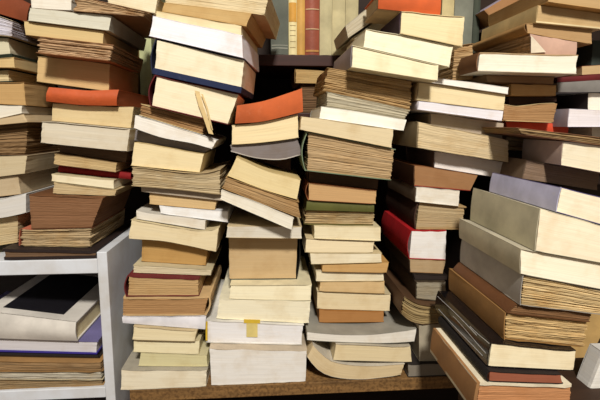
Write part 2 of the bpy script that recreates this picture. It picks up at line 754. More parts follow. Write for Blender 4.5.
# ---- stack B (on the white unit)
PB, HB, RB = 'paperback', 'hardback', 'worn_book'
book('B', 'photo_album', 'dark bound album lying flat on top of the white shelf unit', ((2, 249), (96.5, 251), (96.5, 259.5), (3, 258.5)), 67, 22, (120, 86, 56), (44, 34, 32), 'B', 1, tc=4.5, ov=1.5, cat='album', kind='leather')
STACKS['A'].append(STACKS['B'][-1])
book('B', RB, 'ragged thick book with a pinkish cover lying on the dark album', ((20, 229), (92, 228), (90, 247), (19, 246)), 67.5, 16, (205, 175, 125), (196, 112, 84), 'L', 3, bcv=(190, 165, 120))
book('B', RB, 'brown leathery block of a book lying on the pink-covered ragged book', ((28, 195), (103, 198), (92, 226), (30, 222)), 68.5, 15, (140, 92, 54), (112, 74, 46), 'B', 1, tc=1.0)
book('B', PB, 'tan paperback just above the brown leathery block', ((53, 182), (117, 190), (115, 200), (52, 191)), 70, 15, (200, 172, 120), (190, 170, 130), 'B', 1)
book('B', PB, 'thin cream paperback lying below the dark red hardback', ((51, 174), (114, 180), (114, 188), (51, 181)), 70, 14, (232, 218, 178), (205, 190, 150), 'B', 0)
book('B', HB, 'dark red hardback pushed back in the stack, its red end showing', ((60, 164), (131, 173), (131, 181), (58, 175)), 72, 15, (96, 22, 22), (140, 24, 24), 'F', 0, bulge=.002, scv=(128, 20, 22))
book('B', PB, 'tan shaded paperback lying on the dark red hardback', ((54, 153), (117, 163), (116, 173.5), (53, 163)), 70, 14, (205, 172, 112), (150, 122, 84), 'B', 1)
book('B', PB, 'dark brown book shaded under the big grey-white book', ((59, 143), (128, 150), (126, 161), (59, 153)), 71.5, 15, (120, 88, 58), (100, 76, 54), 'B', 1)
book('B', PB, 'large grey-white paperback wider than its neighbours below the orange-red book', ((41, 121), (130, 129), (127, 151), (40, 142)), 68, 17, (206, 194, 168), (204, 194, 172), 'B', 0)
book('B', PB, 'cream-tan paperback directly under the orange-red book', (([52, 103], [90, 106], [134, 107]), ([51, 121], [90, 125], [131, 129])), 69.5, 16, (214, 188, 132), (190, 165, 118), 'B', 0)
book('B', 'limp_bound_book', 'orange-red soft bound book with rounded worn end', (([49, 87], [85, 90], [119, 90]), ([46, 98], [80, 105], [117, 109.5])), 68.5, 18, (192, 92, 48), (196, 90, 46), 'F', 0, bulge=.004, kind='leather')
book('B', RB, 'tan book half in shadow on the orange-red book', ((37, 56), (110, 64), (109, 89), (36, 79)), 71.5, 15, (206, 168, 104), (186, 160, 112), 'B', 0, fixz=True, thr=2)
book('B', RB, 'reddish brown coverless book with frayed gathered sections', ((37, 36), (114, 45), (110, 60.5), (36, 51.5)), 67.5, 15, (204, 160, 112), (160, 110, 70), 'B', 3)
book('B', PB, 'golden tan paperback beneath the wide grey-white topped book', ((23, 21), (104, 31), (103, 42), (25, 34)), 68.5, 17, (206, 176, 112), (170, 140, 92), 'B', 0)
book('B', PB, 'greyish white paperback beneath the brown frayed book', ((29, 7), (112, 16), (109, 31), (27, 19)), 68, 18, (206, 202, 180), (120, 100, 80), 'B', 0, bcv=(190, 185, 165))
book('B', RB, 'brown frayed book with a deckled edge near the top of the picture', ((74, -5), (151, 12), (144, 26), (72, 9.5)), 67, 18, (204, 164, 114), (150, 112, 76), 'B', 3)
book('B', PB, 'pale cream paperback on the brown frayed deckle-edged book', ((106, -14), (158, -4), (155, 9), (107, -3)), 68, 17, (224, 210, 170), (214, 200, 165), 'B', 0)
book('B', PB, 'small pale book end left of the brown frayed deckle-edged book', ((30, -16), (72, -9), (71, 5), (30, 3)), 71, 14, (222, 214, 196), (214, 206, 190), 'B', 0)
# ---- stack A
book('A', PB, 'tan cream book leaning on the pink-covered ragged book', ((-32, 219), (18, 216), (18, 242), (-32, 250)), 70, 16, (204, 178, 126), (190, 168, 120), 'B', 1)
book('A', PB, 'grey-white sagging paperback at the picture edge beside the brown leathery block', (([-32, 202], [0, 199], [26, 194]), ([-32, 224], [0, 219], [26, 211])), 69, 16, (206, 202, 194), (212, 210, 204), 'B', 0)
book('A', PB, 'grey-tan paperback above the grey-white sagging paperback', ((-32, 181), (18, 175), (21, 191), (-32, 201)), 70, 17, (190, 166, 126), (160, 136, 104), 'B', 0)
book('A', PB, 'cream-tan paperback under the ragged dark brown book', ((-32, 156), (27, 156), (25, 173), (-32, 179)), 69.5, 17, (200, 180, 138), (170, 150, 118), 'B', 0)
book('A', RB, 'ragged dark brown book with crumbling page edges', ((-32, 129), (28, 123), (26, 156), (-32, 158)), 70.5, 16, (150, 112, 66), (112, 82, 54), 'B', 3)
book('A', PB, 'tan paperback wedge between the white one and the crumbling book', ((-32, 126), (24, 113.5), (28, 122), (-32, 131)), 69, 17, (196, 168, 122), (176, 150, 112), 'B', 0)
book('A', PB, 'off-white paperback under the broad tan book', ((-32, 103), (22, 106), (22, 113), (-32, 125)), 69.5, 17, (222, 214, 194), (210, 200, 180), 'B', 0)
book('A', PB, 'broad tan book with plain brown-paper looking edges', ((-32, 84), (24, 82), (26, 102.5), (-32, 105)), 70, 18, (190, 146, 82), (166, 128, 78), 'B', 0)
book('A', HB, 'small cream book with very dark green covers', ((-32, 68), (9, 69), (10, 82), (-32, 84)), 70.5, 15, (214, 190, 136), (36, 40, 26), 'B', 1, tc=2.0)
book('A', PB, 'flat tan book under the dark green bound one', ((-32, 61), (14, 57), (15, 67.5), (-32, 69)), 69.5, 17, (208, 176, 112), (190, 160, 108), 'B', 0)
book('A', HB, 'grey-cream book with dark green boards', ((-32, 33), (9, 38), (12, 57), (-32, 56)), 70, 17, (204, 194, 158), (30, 38, 22), 'B', 0, tc=.8, tcb=5.5)
book('A', PB, 'white book with lilac striped page edges, tilted', ((-32, 4), (13, 21), (12, 36.5), (-32, 26)), 69, 15, (212, 208, 222), (200, 182, 150), 'B', 2)
book('A', HB, 'reddish brown hardback tilted at the very top corner', ((-20, -24), (30, 2), (26, 15), (-24, 0)), 70, 16, (150, 88, 48), (134, 66, 36), 'F', 0, thr=5, bulge=.002)
# ---- inside the white unit
book('N', 'newspaper_bundle', 'bundle of ragged brown papers lowest inside the white unit', ((-62, 379), (102, 380), (103, 389), (-62, 389)), 68, 20, (166, 134, 88), (176, 140, 92), 'B', 3, cat='papers')
book('N', 'newspaper_bundle', 'bundle of greyish white papers between two brown paper bundles', ((-62, 371), (101, 372), (102, 381), (-62, 380)), 68.5, 20, (200, 190, 166), (196, 182, 150), 'B', 3, cat='papers')
book('N', 'newspaper_bundle', 'bundle of brown papers with curled tops under the black binder', ((-62, 360), (101, 363), (102, 373), (-62, 372)), 68, 20, (168, 128, 78), (160, 122, 76), 'B', 3, cat='papers')
book('N', 'binder', 'black binder between the paper bundles and the violet-blue book', ((-62, 351), (98, 355), (100, 365), (-62, 362)), 71, 18, (40, 34, 32), (26, 22, 24), 'F', 0, cat='binder', kind='gloss', tc=1.5, bulge=.001)  # the binder is a black block that paints the shade of a gap
book('N', HB, 'violet-blue hardback with grey-white pages inside the white unit', ((-62, 335), (98, 341), (97, 354.5), (-62, 351)), 69, 18, (206, 202, 206), (112, 106, 150), 'B', 0, bcv=(58, 48, 140), tc=2.4, ov=1.5)
BIG = book('N', HB, 'large white hardback with a black panel on its cover, inside the white unit', ((-18, 311), (76, 322), (78, 345), (-18, 334)), 68, 21, (240, 220, 158), (216, 210, 200), 'F', 0, flat_top=True, tc=2.4, ov=2.5, bulge=.005, kind='paper')
# ---- stack C
book('C', PB, 'big cream-grey paperback lowest in its stack, beside the white side panel', ((121, 370), (207, 371), (206.5, 390), (120, 386)), 65, 20, (228, 216, 184), (176, 168, 150), 'B', 0, wear=.0008)
book('C', PB, 'greenish cream paperback on the big cream-grey one', ((140, 353), (207, 355), (208, 369.5), (138, 365)), 67.5, 16, (212, 202, 146), (200, 190, 150), 'B', 0)
book('C', PB, 'cream paperback lying right on the greenish cream paperback', ((133, 339), (200, 341), (199, 355), (133, 352)), 69, 16, (228, 214, 166), (206, 192, 150), 'B', 0)
book('C', PB, 'cream paperback directly under the thin white hardback', ((133, 327), (197, 331), (195, 343.5), (132, 338)), 69, 16, (224, 206, 158), (190, 170, 130), 'B', 0)
book('C', HB, 'thin white hardback beneath the two old cloth-bound books', ((122, 317), (206, 317), (205, 327), (123, 326)), 67, 17, (226, 222, 230), (232, 230, 234), 'F', 0, kind='paper', bulge=.0005)
book('C', HB, 'old book with red-speckled tan binding and brown pages', ((122, 298), (210, 297), (206, 316), (122, 316.5)), 68, 16, (178, 128, 72), (206, 172, 122), 'R', 1, tc=2.6, ov=.5, wear=.0015)
book('C', HB, 'old book in dark red cloth with tan pages', ((127, 276), (199, 279), (199, 297.5), (126, 296)), 68.5, 16, (198, 156, 96), (104, 34, 34), 'L', 1, tc=1.8, ov=.8)
book('C', PB, 'thin cream booklet over the dark red cloth book', ((133, 265), (212, 270), (211, 277.5), (133, 272)), 69.5, 15, (214, 198, 158), (200, 186, 150), 'B', 1)
book('C', PB, 'yellow-brown paperback shaded below the torn cream book', ((141, 237), (208, 247), (206, 270), (141, 262)), 71, 15, (186, 138, 66), (176, 130, 66), 'B', 0, fixz=True)
book('C', PB, 'wide cream paperback with a torn corner', (([131, 220], [170, 226], [204, 231], [219, 228]), ([128, 237], [165, 240], [195, 246], [216, 251])), 69.2, 17, (224, 204, 156), (206, 190, 150), 'B', 0, wear=.001, fixz=True)
book('C', PB, 'grey-white paperback shifted out under the bright white one', ((136, 211), (206, 220), (205, 230), (136, 220)), 69, 16, (222, 214, 196), (212, 206, 192), 'B', 0)
book('C', PB, 'bright white paperback, the whitest edge in its stack', ((159, 206), (228, 211.5), (228, 224), (160, 213)), 69.5, 15, (238, 238, 236), (236, 236, 236), 'B', 0)
book('C', PB, 'tan paperback lying on the bright white paperback', ((149, 193), (217, 200), (215, 210), (149, 204)), 70, 15, (212, 174, 112), (196, 160, 106), 'B', 0)
book('C', 'magazine', 'thin grey magazine under the ragged block of pages', ((140, 186), (226, 195), (227, 201), (141, 191)), 69.5, 15, (176, 160, 138), (168, 152, 132), 'B', 0, cat='magazine')
book('C', RB, 'ragged grey-tan block of pages under the cream paperback', (([131, 167], [198, 173], [221, 169]), ([131, 181], [175, 186], [221, 193])), 68.5, 17, (196, 172, 126), (186, 164, 124), 'B', 2)
book('C', PB, 'smooth cream paperback under the dark grey pamphlet', ((134, 142), (204, 154), (200, 172), (130, 159.5)), 69, 16, (234, 212, 156), (214, 190, 138), 'B', 0)
book('C', PB, 'dark grey shaded pamphlet under the curved white sheets', ((131, 129), (211, 148), (205, 155), (129, 142)), 71, 15, (128, 120, 120), (150, 146, 146), 'B', 0)
book('C', 'magazine', 'curved white magazine under the brown-edged old book', (([135, 115], [170, 125], [217, 140]), ([133, 125], [162, 135], [192, 141], [212, 147])), 68.5, 16, (228, 222, 210), (226, 222, 214), 'B', 0, cat='magazine', ov=0)
book('C', RB, 'brown-edged old book below the dark red hardback with paper slips', ((141, 104), (206, 120), (203, 134), (139, 117)), 69, 15, (178, 130, 74), (204, 176, 124), 'B', 2, tc=1.0)
SLIPS = book('C', HB, 'dark red hardback with creamy pages and torn paper slips hanging out', ((155, 75), (239, 93.5), (228, 124), (150, 103)), 67.5, 17, (236, 220, 180), (96, 26, 30), 'L', 0, tc=1.6, ov=.6, bulge=.006)
book('C', HB, 'blue-boarded hardback with cream pages and dark rounded spine', ((155, 38), (245, 60), (241, 92), (151, 71)), 67, 17, (234, 222, 186), (36, 40, 60), 'L', 0, tc=1.6, tcb=9.0, ov=.4, bulge=.005, bcv=(34, 44, 76), yaw=-4)
book('C', PB, 'bright lilac-white paperback on the blue-boarded hardback', ((151, 15), (243, 36), (244, 59), (147, 32)), 66.5, 18, (236, 234, 242), (228, 226, 236), 'B', 0, yaw=-6)
book('C', PB, 'thin tan paperback squeezed above the bright lilac-white one', ((152, 9), (242, 27), (242, 36), (151, 15)), 68, 18, (222, 202, 152), (212, 190, 140), 'B', 0, yaw=-6)
book('C', PB, 'shaded golden tan book under the uppermost beige book', ((162, 1), (252, 15), (247, 32), (160, 12)), 68, 19, (200, 160, 92), (186, 148, 88), 'B', 0, yaw=-6)
book('C', PB, 'broad beige book uppermost in the stack with the blue-boarded hardback', ((165, -24), (270, -4), (265, 17), (163, 1)), 66, 19, (222, 200, 150), (206, 184, 138), 'B', 1, yaw=-6)
# ---- stack D
book('D', PB, 'thick white-grey block lowest in the stack under the orange spine', ((209, 349), (307, 351), (306, 386), (211, 382)), 67, 19, (228, 224, 216), (196, 180, 156), 'B', 0, wear=.001)
YEL = book('D', HB, 'white hardback with yellow edging and a yellow paper marker', ((205, 320), (304, 325), (302, 346), (206, 342)), 66, 19, (228, 226, 226), (226, 222, 212), 'B', 0, kind='paper', tc=1.6, ov=1.0, scv=(214, 192, 40))
book('D', PB, 'wide cream-white paperback on the yellow-edged white hardback', ((219, 299), (311, 301.5), (309, 324), (216, 318)), 67.5, 17, (238, 228, 192), (238, 230, 200), 'B', 0, wear=.0008)
book('D', PB, 'narrower cream paperback beneath the tall tan book', ((230, 285), (312, 285), (311, 301), (229, 299)), 68, 16, (238, 226, 184), (226, 214, 176), 'B', 0)
book('D', HB, 'tall tan book with thin dark green covers', ((228, 233.5), (299, 234.5), (297, 284), (229, 282)), 71, 16, (200, 166, 112), (28, 56, 46), 'R', 0, tc=1.2, ov=.3, fixz=True, scv=(40, 36, 28))
book('D', PB, 'grey-white paperback overhanging the tall tan book', ((227, 226), (302, 227), (302, 239.5), (226, 238)), 68, 16, fixz=True, pg=(214, 206, 186), cv=(206, 186, 146))
book('D', PB, 'tilted white paperback below the ragged tilted book', (([221, 191], [255, 202], [294, 219]), ([220, 199], [250, 212], [292, 230])), 65.6, 15, (230, 222, 200), (226, 220, 204), 'B', 0, thr=2, fixz=True)
book('D', RB, 'ragged brown book tilted between a cream and a white paperback', ((225, 177), (299, 202), (301, 219), (222, 191.5)), 66.5, 15, (184, 142, 86), (176, 140, 90), 'B', 2)
book('D', PB, 'smooth cream paperback tilted down under the arched grey book', (([236, 157], [265, 170], [301, 180]), ([227, 174], [262, 190], [297, 203])), 66.5, 16, (226, 202, 140), (206, 182, 126), 'B', 0)
book('D', PB, 'dark brown book wedged in the shade below the arched grey book', ((238, 158), (291, 158), (291, 177), (240, 161)), 74, 12, (70, 44, 32), (58, 36, 28), 'B', 0)  # near-black colour paints the shade in a wedge-shaped void; also props the book above
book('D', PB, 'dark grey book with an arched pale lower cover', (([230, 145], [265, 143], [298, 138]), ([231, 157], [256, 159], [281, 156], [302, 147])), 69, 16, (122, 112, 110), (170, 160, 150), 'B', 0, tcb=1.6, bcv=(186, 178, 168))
book('D', PB, 'cream paperback directly under the orange spine', (([231.5, 125], [262, 122], [298, 114]), ([231.5, 146], [265, 143], [299, 138])), 68.5, 16, (232, 208, 152), (210, 186, 136), 'B', 0)
book('D', HB, 'bright orange-spined book at the top of its stack', (([237, 105.5], [266, 100], [302, 88]), ([235, 124], [264, 122], [303, 113])), 68, 15, (206, 180, 130), (200, 98, 50), 'F', 0, bulge=.002, tc=1.2, ov=.5)
# ---- stack E
book('E', PB, 'curled tan paperback lying lowest on the chipboard shelf', (([313, 345], [322, 354], [334, 362], [362, 366], [405, 364]), ([307, 352], [318, 366], [334, 375], [362, 380], [401, 380])), 66, 16, (212, 186, 136), (206, 196, 176), 'B', 0, thr=12)
book('E', PB, 'thick cream paperback on the curled one', ((336, 344), (411, 347), (412, 362), (333, 365)), 67, 16, (220, 198, 148), (176, 166, 146), 'B', 0)
book('E', PB, 'wide white-paged paperback with a warped grey cover', (([307, 332], [340, 334.5], [377, 334], [417, 329]), ([307, 342], [340, 343.5], [385, 344], [415, 342])), 66, 19, (228, 222, 208), (150, 146, 134), 'B', 0)
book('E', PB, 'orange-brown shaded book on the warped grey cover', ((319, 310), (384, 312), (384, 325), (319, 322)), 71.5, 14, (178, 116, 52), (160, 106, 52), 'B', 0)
book('E', PB, 'cream-tan paperback over the orange-brown shaded book', ((317, 291), (391, 294), (390, 311.5), (317, 308.5)), 69, 16, (222, 200, 152), (202, 186, 148), 'B', 0)
book('E', PB, 'tan paperback second above the orange-brown shaded book', ((320, 282), (385, 281.5), (385, 294), (319, 291.5)), 70, 15, (216, 178, 116), (196, 164, 112), 'B', 0)
book('E', PB, 'off-white paperback below the golden tan thin book', ((316, 271), (384, 272.5), (384, 282), (316, 280.5)), 69, 15, (232, 216, 176), (220, 206, 172), 'B', 0)
book('E', PB, 'golden tan thin book sticking out to one side', ((322, 264), (389, 262.5), (387, 273), (322, 271.5)), 69.5, 15, (206, 156, 84), (190, 146, 84), 'B', 0)
book('E', PB, 'pale paperback with a wedge-shaped end over the golden tan thin book', ((310, 253), (382, 253), (382, 264), (311, 262)), 69, 15, (232, 218, 180), (216, 196, 150), 'B', 0)
book('E', PB, 'cream paperback, middle one of three above the golden tan thin book', ((306, 238.5), (375, 241), (373, 254), (305, 251)), 68.5, 15, (230, 210, 164), (214, 194, 150), 'B', 0)
book('E', PB, 'smooth cream paperback right below the ragged book under the olive green one', ((314, 226), (381, 227.5), (381, 241), (314, 239)), 69, 15, (236, 220, 174), (218, 202, 160), 'B', 0)
book('E', RB, 'ragged book of rough pages right below the olive green thin book', ((305, 210), (375, 212), (374, 227), (304, 223)), 68.5, 15, (202, 172, 116), (120, 112, 58), 'B', 3, tc=.9, scv=(110, 100, 60))
book('E', PB, 'olive green thin book pressed under the tan book', ((307, 200), (374, 204), (374, 212.5), (306, 210.5)), 70.5, 14, (112, 106, 54), (98, 98, 48), 'F', 0, bulge=.001)
book('E', PB, 'tan book with a rounded end above the olive green thin book', ((308, 183), (377, 191), (376, 203.5), (308, 199.5)), 69.5, 15, (200, 152, 92), (176, 110, 70), 'L', 0, bulge=.004)
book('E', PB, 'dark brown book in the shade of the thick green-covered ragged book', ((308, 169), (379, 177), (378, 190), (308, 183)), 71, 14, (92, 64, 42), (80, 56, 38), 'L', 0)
book('E', HB, 'thick ragged book with worn sea-green covers and a rounded spine', ((307, 132), (396, 149), (392, 177), (305, 167)), 67, 17, (196, 160, 108), (120, 136, 108), 'L', 2, tc=1.3, ov=.6, bulge=.007, wear=.001)
book('E', PB, 'cream-tan paperback sticking out leftward over the sea-green book', ((301, 116), (394, 129.5), (392, 144), (300, 127)), 66.5, 17, (218, 196, 148), (200, 178, 136), 'B', 0, wear=.0008)
book('E', PB, 'bright white paperback between a grey paper block and a cream-tan paperback', ((321, 106), (407, 120), (404, 134), (319, 121)), 68, 16, (238, 236, 222), (234, 232, 220), 'B', 0)
book('E', RB, 'grey paper block under the ragged tan book', ((327, 92), (411, 110), (406, 120), (326, 106)), 69, 15, (190, 178, 146), (176, 166, 140), 'B', 2)
book('E', RB, 'ragged tan book shaded by the cream paperback above it', ((328, 67.5), (412, 81), (411, 108), (322, 92)), 69.3, 15, (196, 154, 92), (178, 142, 90), 'B', 3, fixz=True)
book('E', PB, 'thick cream paperback with a lilac-grey spine side', ((352, 45), (439, 65), (438, 79), (351, 63)), 65.5, 18, (238, 226, 182), (226, 214, 176), 'L', 0, scv=(176, 166, 168), bulge=.001, tc=.8, fixz=True)
book('E', PB, 'long cream-white paperback second from the top below the purple-sided one', (([366, 29], [402, 35], [454, 46]), ([363, 47], [402, 55], [450, 65])), 66.5, 16, (240, 230, 192), (232, 222, 188), 'B', 0)
book('E', PB, 'cream book with a dark purple spine side near the top', ((401, 11), (465, 17), (463, 45), (399, 35)), 67, 15, (232, 210, 154), (214, 192, 142), 'L', 0, scv=(62, 44, 56), bulge=.001, tc=1.0)
book('E', HB, 'orange-red hardback uppermost, cut by the top of the picture', ((378, -8), (441, -2), (440, 15), (378, 9.5)), 66.5, 9, (206, 180, 130), (206, 94, 44), 'F', 0, bulge=.002, thr=6, bcv=(180, 150, 110))
book('', 'magazine', 'grey-tan magazine slanting upward behind the cream paperbacks', ((345, 26), (382, -4), (392, 8), (348, 38)), 76, 13, (196, 184, 154), (170, 160, 138), 'B', 1, cat='magazine', group='slanting magazines behind the cream paperbacks')
book('', 'magazine', 'lower slanting grey magazine just left of the purple-sided cream book', ((352, 38), (398, 6), (402, 16), (364, 43)), 77, 12, (182, 168, 136), (160, 150, 124), 'B', 1, cat='magazine', group='slanting magazines behind the cream paperbacks')
# ---- stack F
book('F', HB, 'flat grey book with dark boards lowest beside the near stack', ((408, 364), (452, 363), (452, 376), (408, 377)), 67, 17, (128, 118, 102), (44, 38, 34), 'B', 0, tc=1.4, ov=.6)
book('F', 'book_box', 'plain grey cardboard slipcase behind the warped grey cover', ((419, 325), (455, 322), (455, 363), (419, 364.5)), 66.8, 15, (178, 166, 142), (170, 160, 138), 'F', 0, cat='slipcase', bulge=.0005, fixz=True)
book('F', RB, 'old book with bent golden page sections curving down', (([404, 296], [414, 302], [428, 306], [450, 307]), ([401, 310], [411, 319], [426, 324], [450, 325])), 68, 16, (176, 148, 92), (92, 66, 44), 'L', 3, bulge=.002, scv=(84, 58, 38))
book('F', PB, 'grey-edged book above the bent golden page sections', ((416, 282), (446, 282), (447, 304), (416, 299)), 70.5, 16, (160, 148, 122), (70, 58, 44), 'L', 1, scv=(74, 60, 44))
book('F', PB, 'black thin book lost in shade above the grey-edged book', ((413, 274), (448, 275), (447, 283), (414, 282)), 72, 15, (44, 32, 26), (34, 26, 22), 'L', 0)  # black thin book stands in for the darkness of an open gap
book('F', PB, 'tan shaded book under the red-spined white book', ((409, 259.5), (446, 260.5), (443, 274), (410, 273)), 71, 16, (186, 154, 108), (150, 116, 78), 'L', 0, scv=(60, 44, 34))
book('F', HB, 'white-paged book with a rounded bright red spine', ((411, 231), (447, 231), (446, 260), (409, 259)), 69.5, 17, (232, 228, 222), (176, 20, 26), 'L', 0, bulge=.005, tc=.8, ov=.3)
book('F', HB, 'worn tan hardback with a frayed dark brown spine', ((418, 202), (467, 207), (464, 231), (415, 229)), 69.5, 18, (188, 160, 112), (176, 146, 100), 'L', 1, tc=2.2, ov=2.2, bulge=.004, scv=(66, 44, 32), wear=.001)
book('F', PB, 'white paperback between the brown-orange book and the worn tan hardback', ((416, 187), (460, 191), (459, 207), (415, 202)), 70, 17, (234, 228, 212), (214, 206, 190), 'L', 0, scv=(130, 112, 92))
book('F', PB, 'brown-orange book with a dull red lower cover', ((414, 165), (478, 175), (471, 192), (414, 187)), 70.5, 17, (164, 112, 64), (130, 80, 44), 'L', 0, bcv=(150, 52, 36), tcb=1.2, scv=(90, 60, 40))
book('F', PB, 'white paperback partly shaded above the lilac-spined book', ((434, 151), (511, 163), (509, 180), (434, 167)), 71.5, 15, (230, 222, 216), (216, 206, 200), 'L', 0, scv=(120, 104, 96))
book('F', PB, 'rough-topped cream-tan book in the stack with the red-spined book', ((418, 122), (509, 140), (509, 160), (417, 147)), 69, 17, (216, 190, 140), (196, 176, 136), 'L', 1, wear=.0012, scv=(200, 180, 140))
book('F', PB, 'grey-brown shaded book under the lilac-white paperback', ((430, 113), (504, 123), (503, 139), (430, 125)), 71.5, 15, (172, 154, 132), (150, 132, 112), 'L', 0)
book('F', PB, 'lilac-white paperback beneath the cream paperback with a white top', ((418, 101), (504, 111), (502, 124), (417, 113.5)), 69, 17, (230, 226, 232), (222, 216, 222), 'L', 0)
book('F', PB, 'cream paperback under the thin white book', ((419, 82), (506, 95), (504, 112), (416, 100)), 69, 17, (230, 208, 154), (206, 180, 136), 'L', 0)
book('F', PB, 'thin white book with a touch of red at its end', ((427, 77), (509, 87), (508, 95), (425, 83)), 68.5, 16, (238, 232, 222), (232, 226, 214), 'L', 0, scv=(206, 84, 60), tc=.8)
# ---- near stack G
T_G = W(475, 409.5, 47)[1]
STACKS['G'] = [flat(T_G)]
book('G', HB, 'big brown-sided book with a cream top board lowest in the near stack', ((477, 382), (573, 385), (571, 413), (473, 408)), 47, 14, (202, 132, 76), (226, 214, 186), 'L', 1, tc=4.0, ov=1.0, bulge=.001, scv=(158, 116, 74), bcv=(196, 184, 156))
book('G', HB, 'red-brown thin book under the black glossy one', ((489, 371), (562, 375), (564, 384), (488, 382)), 48.2, 15, (160, 82, 52), (34, 24, 22), 'L', 0, tc=1.0, ov=.6, scv=(24, 20, 20))
GLOSS = book('G', HB, 'black glossy book with cream pages in a plastic wrapper', ((491, 343), (577, 351), (574, 373), (487, 366)), 47, 16.5, (238, 222, 178), (22, 19, 20), 'L', 0, tc=1.2, ov=.5, kind='gloss', bulge=.002)
book('G', RB, 'thick brown book with frayed sections above the black glossy one', ((505, 313), (590, 322), (586, 346), (504, 341)), 47, 16.5, (216, 176, 108), (150, 112, 64), 'L', 3, tc=1.2, bulge=.001, scv=(164, 122, 72))
book('G', RB, 'thin dark brown book between two frayed thick ones', ((516, 304), (594, 313), (590, 322.5), (508, 313)), 47.5, 16, (134, 90, 48), (110, 72, 42), 'L', 2, tc=1.0, scv=(104, 66, 38))
book('G', RB, 'grey-spined book with frayed yellowish pages', ((523, 275), (640, 297), (640, 319), (520, 305)), 47, 16.5, (224, 190, 126), (168, 160, 146), 'L', 3, tc=.8, bulge=.001, scv=(182, 176, 168))
book('G', PB, 'large cream paperback with a grey-beige spine above the grey-spined book', ((521, 249), (640, 270), (640, 297), (520, 274)), 47, 16.5, (244, 232, 200), (188, 180, 158), 'L', 0, bulge=.001, scv=(202, 194, 168))
book('G', PB, 'thickest cream paperback with a plain olive-grey spine under the lilac one', ((540, 208.5), (650, 239), (650, 276), (535, 248)), 47, 16.5, (244, 228, 192), (206, 198, 172), 'L', 0, bulge=.001, scv=(204, 198, 170))
book('G', PB, 'lilac-spined paperback uppermost in the near stack', ((561, 187), (660, 212), (660, 246), (556, 210.5)), 47.3, 15.5, (244, 230, 196), (92, 84, 128), 'L', 0, bulge=.001, scv=(186, 186, 214), tc=.8)
# ---- stack H
STACKS['H'] = [flat(RIS_T)]
book('H', PB, 'brown-grey book with pale streaks behind the lilac-spined paperback', ((527, 160), (600, 174), (598, 190), (522, 178)), 65, 15, (138, 110, 86), (130, 108, 86), 'L', 1, scv=(124, 104, 84), thr=2)
book('H', PB, 'small fat cream paperback with a pinkish grey spine side', ((563, 141), (650, 153), (650, 182), (561, 166)), 61, 10, (240, 226, 188), (196, 176, 160), 'L', 0, scv=(196, 172, 156), bulge=.001, thr=2)
book('H', 'magazine', 'ragged pile-thin brown magazine with frayed edges above the small fat paperback', ((518, 127), (650, 144), (650, 155), (522, 133)), 60.5, 14, (176, 140, 88), (150, 108, 76), 'B', 3, cat='magazine', thr=3)
STACKS['H'] = [flat(RIS_T)]
book('H', PB, 'torn tan booklet end under the orange-red cover', ((505, 135), (531, 139), (531, 151), (507, 150)), 74.5, 12, (206, 172, 118), (196, 160, 110), 'B', 2, nosettle=True)
book('H', PB, 'orange-red paperback behind the frayed brown magazine', ((506, 121.5), (568, 124), (568, 133), (507, 134)), 75, 12, (190, 70, 46), (206, 76, 48), 'F', 0, bulge=.001, nosettle=True)
book('H', RB, 'brown-paged book with a tattered pale upper cover', (([504, 104], [520, 106], [540, 103], [558, 103]), ([503, 121], [525, 121], [554, 121])), 72.5, 14, (176, 128, 74), (206, 178, 128), 'B', 1, wear=.0016, tc=1.0, thr=3)
book('H', PB, 'dark book in the gap above the tattered cover', ((509, 97), (557, 97), (557, 103.5), (509, 104.5)), 74.5, 12, (60, 36, 24), (52, 32, 24), 'B', 0)  # dark book shape paints the shade of the gap between its neighbours
book('H', PB, 'golden brown book two below the long white-paged hardback', ((511, 84), (557, 85), (556, 97), (511, 95.5)), 72.5, 14, (190, 146, 82), (150, 112, 66), 'B', 0)
book('H', PB, 'brown shaded book right under the long white-paged hardback', ((486, 75), (555, 77), (554, 85), (487, 83)), 72, 14, (140, 106, 68), (120, 90, 60), 'B', 0)
book('H', HB, 'long white-paged hardback with a tan upper board', ((479, 52), (579, 55), (577, 75), (477, 74)), 68, 6.5, (240, 232, 208), (190, 160, 118), 'L', 0, tc=1.6, ov=1.0, bulge=.003, scv=(120, 84, 54), bcv=(232, 222, 200), kind='paper')
TORN = book('H', RB, 'torn book with ragged page side and pinkish end on the white-paged hardback', ((530, 34), (577, 42), (576, 55), (530, 53)), 69, 20, (196, 158, 112), (186, 150, 112), 'F', 3, scv=(196, 160, 140), bulge=.0008)
book('H', PB, 'long tan book whose near corner is pale and rounded', ((526, 23), (593, 30), (592, 45), (527, 33)), 68, 18, (180, 138, 84), (190, 150, 96), 'L', 0, scv=(176, 136, 84), bulge=.004)
book('H', PB, 'tan book with a bright lower cover edge near the upper corner', ((538, 5), (604, 14), (603, 32), (536, 21)), 66.5, 18, (196, 160, 102), (200, 166, 110), 'L', 0, bcv=(232, 212, 164), tcb=2.4, scv=(206, 180, 128))  # pale thick lower board paints the light on the lower part of the pages
book('H', PB, 'brown paper-bound book cut by the upper corner of the picture', ((547, -14), (650, -4), (650, 14), (548, 3)), 66.5, 18, (190, 150, 92), (196, 156, 96), 'B', 0, thr=3)
book('', PB, 'brown book slanting upward behind the tan corner-rounded book', ((484, 10), (524, -14), (534, 5), (496, 23)), 88.5, 11, (168, 116, 66), (172, 160, 176), 'B', 0, group='books in the messy stack at the upper right')
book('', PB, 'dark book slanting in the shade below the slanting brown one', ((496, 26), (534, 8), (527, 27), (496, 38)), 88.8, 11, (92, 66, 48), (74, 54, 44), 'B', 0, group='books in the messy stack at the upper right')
book('', RB, 'ragged tan book end beside the brown spine of the long white-paged hardback', ((454, 46), (474, 43), (474, 79), (452, 80)), 75.5, 10, (196, 156, 100), (180, 140, 90), 'B', 3, group='books in the messy stack at the upper right')
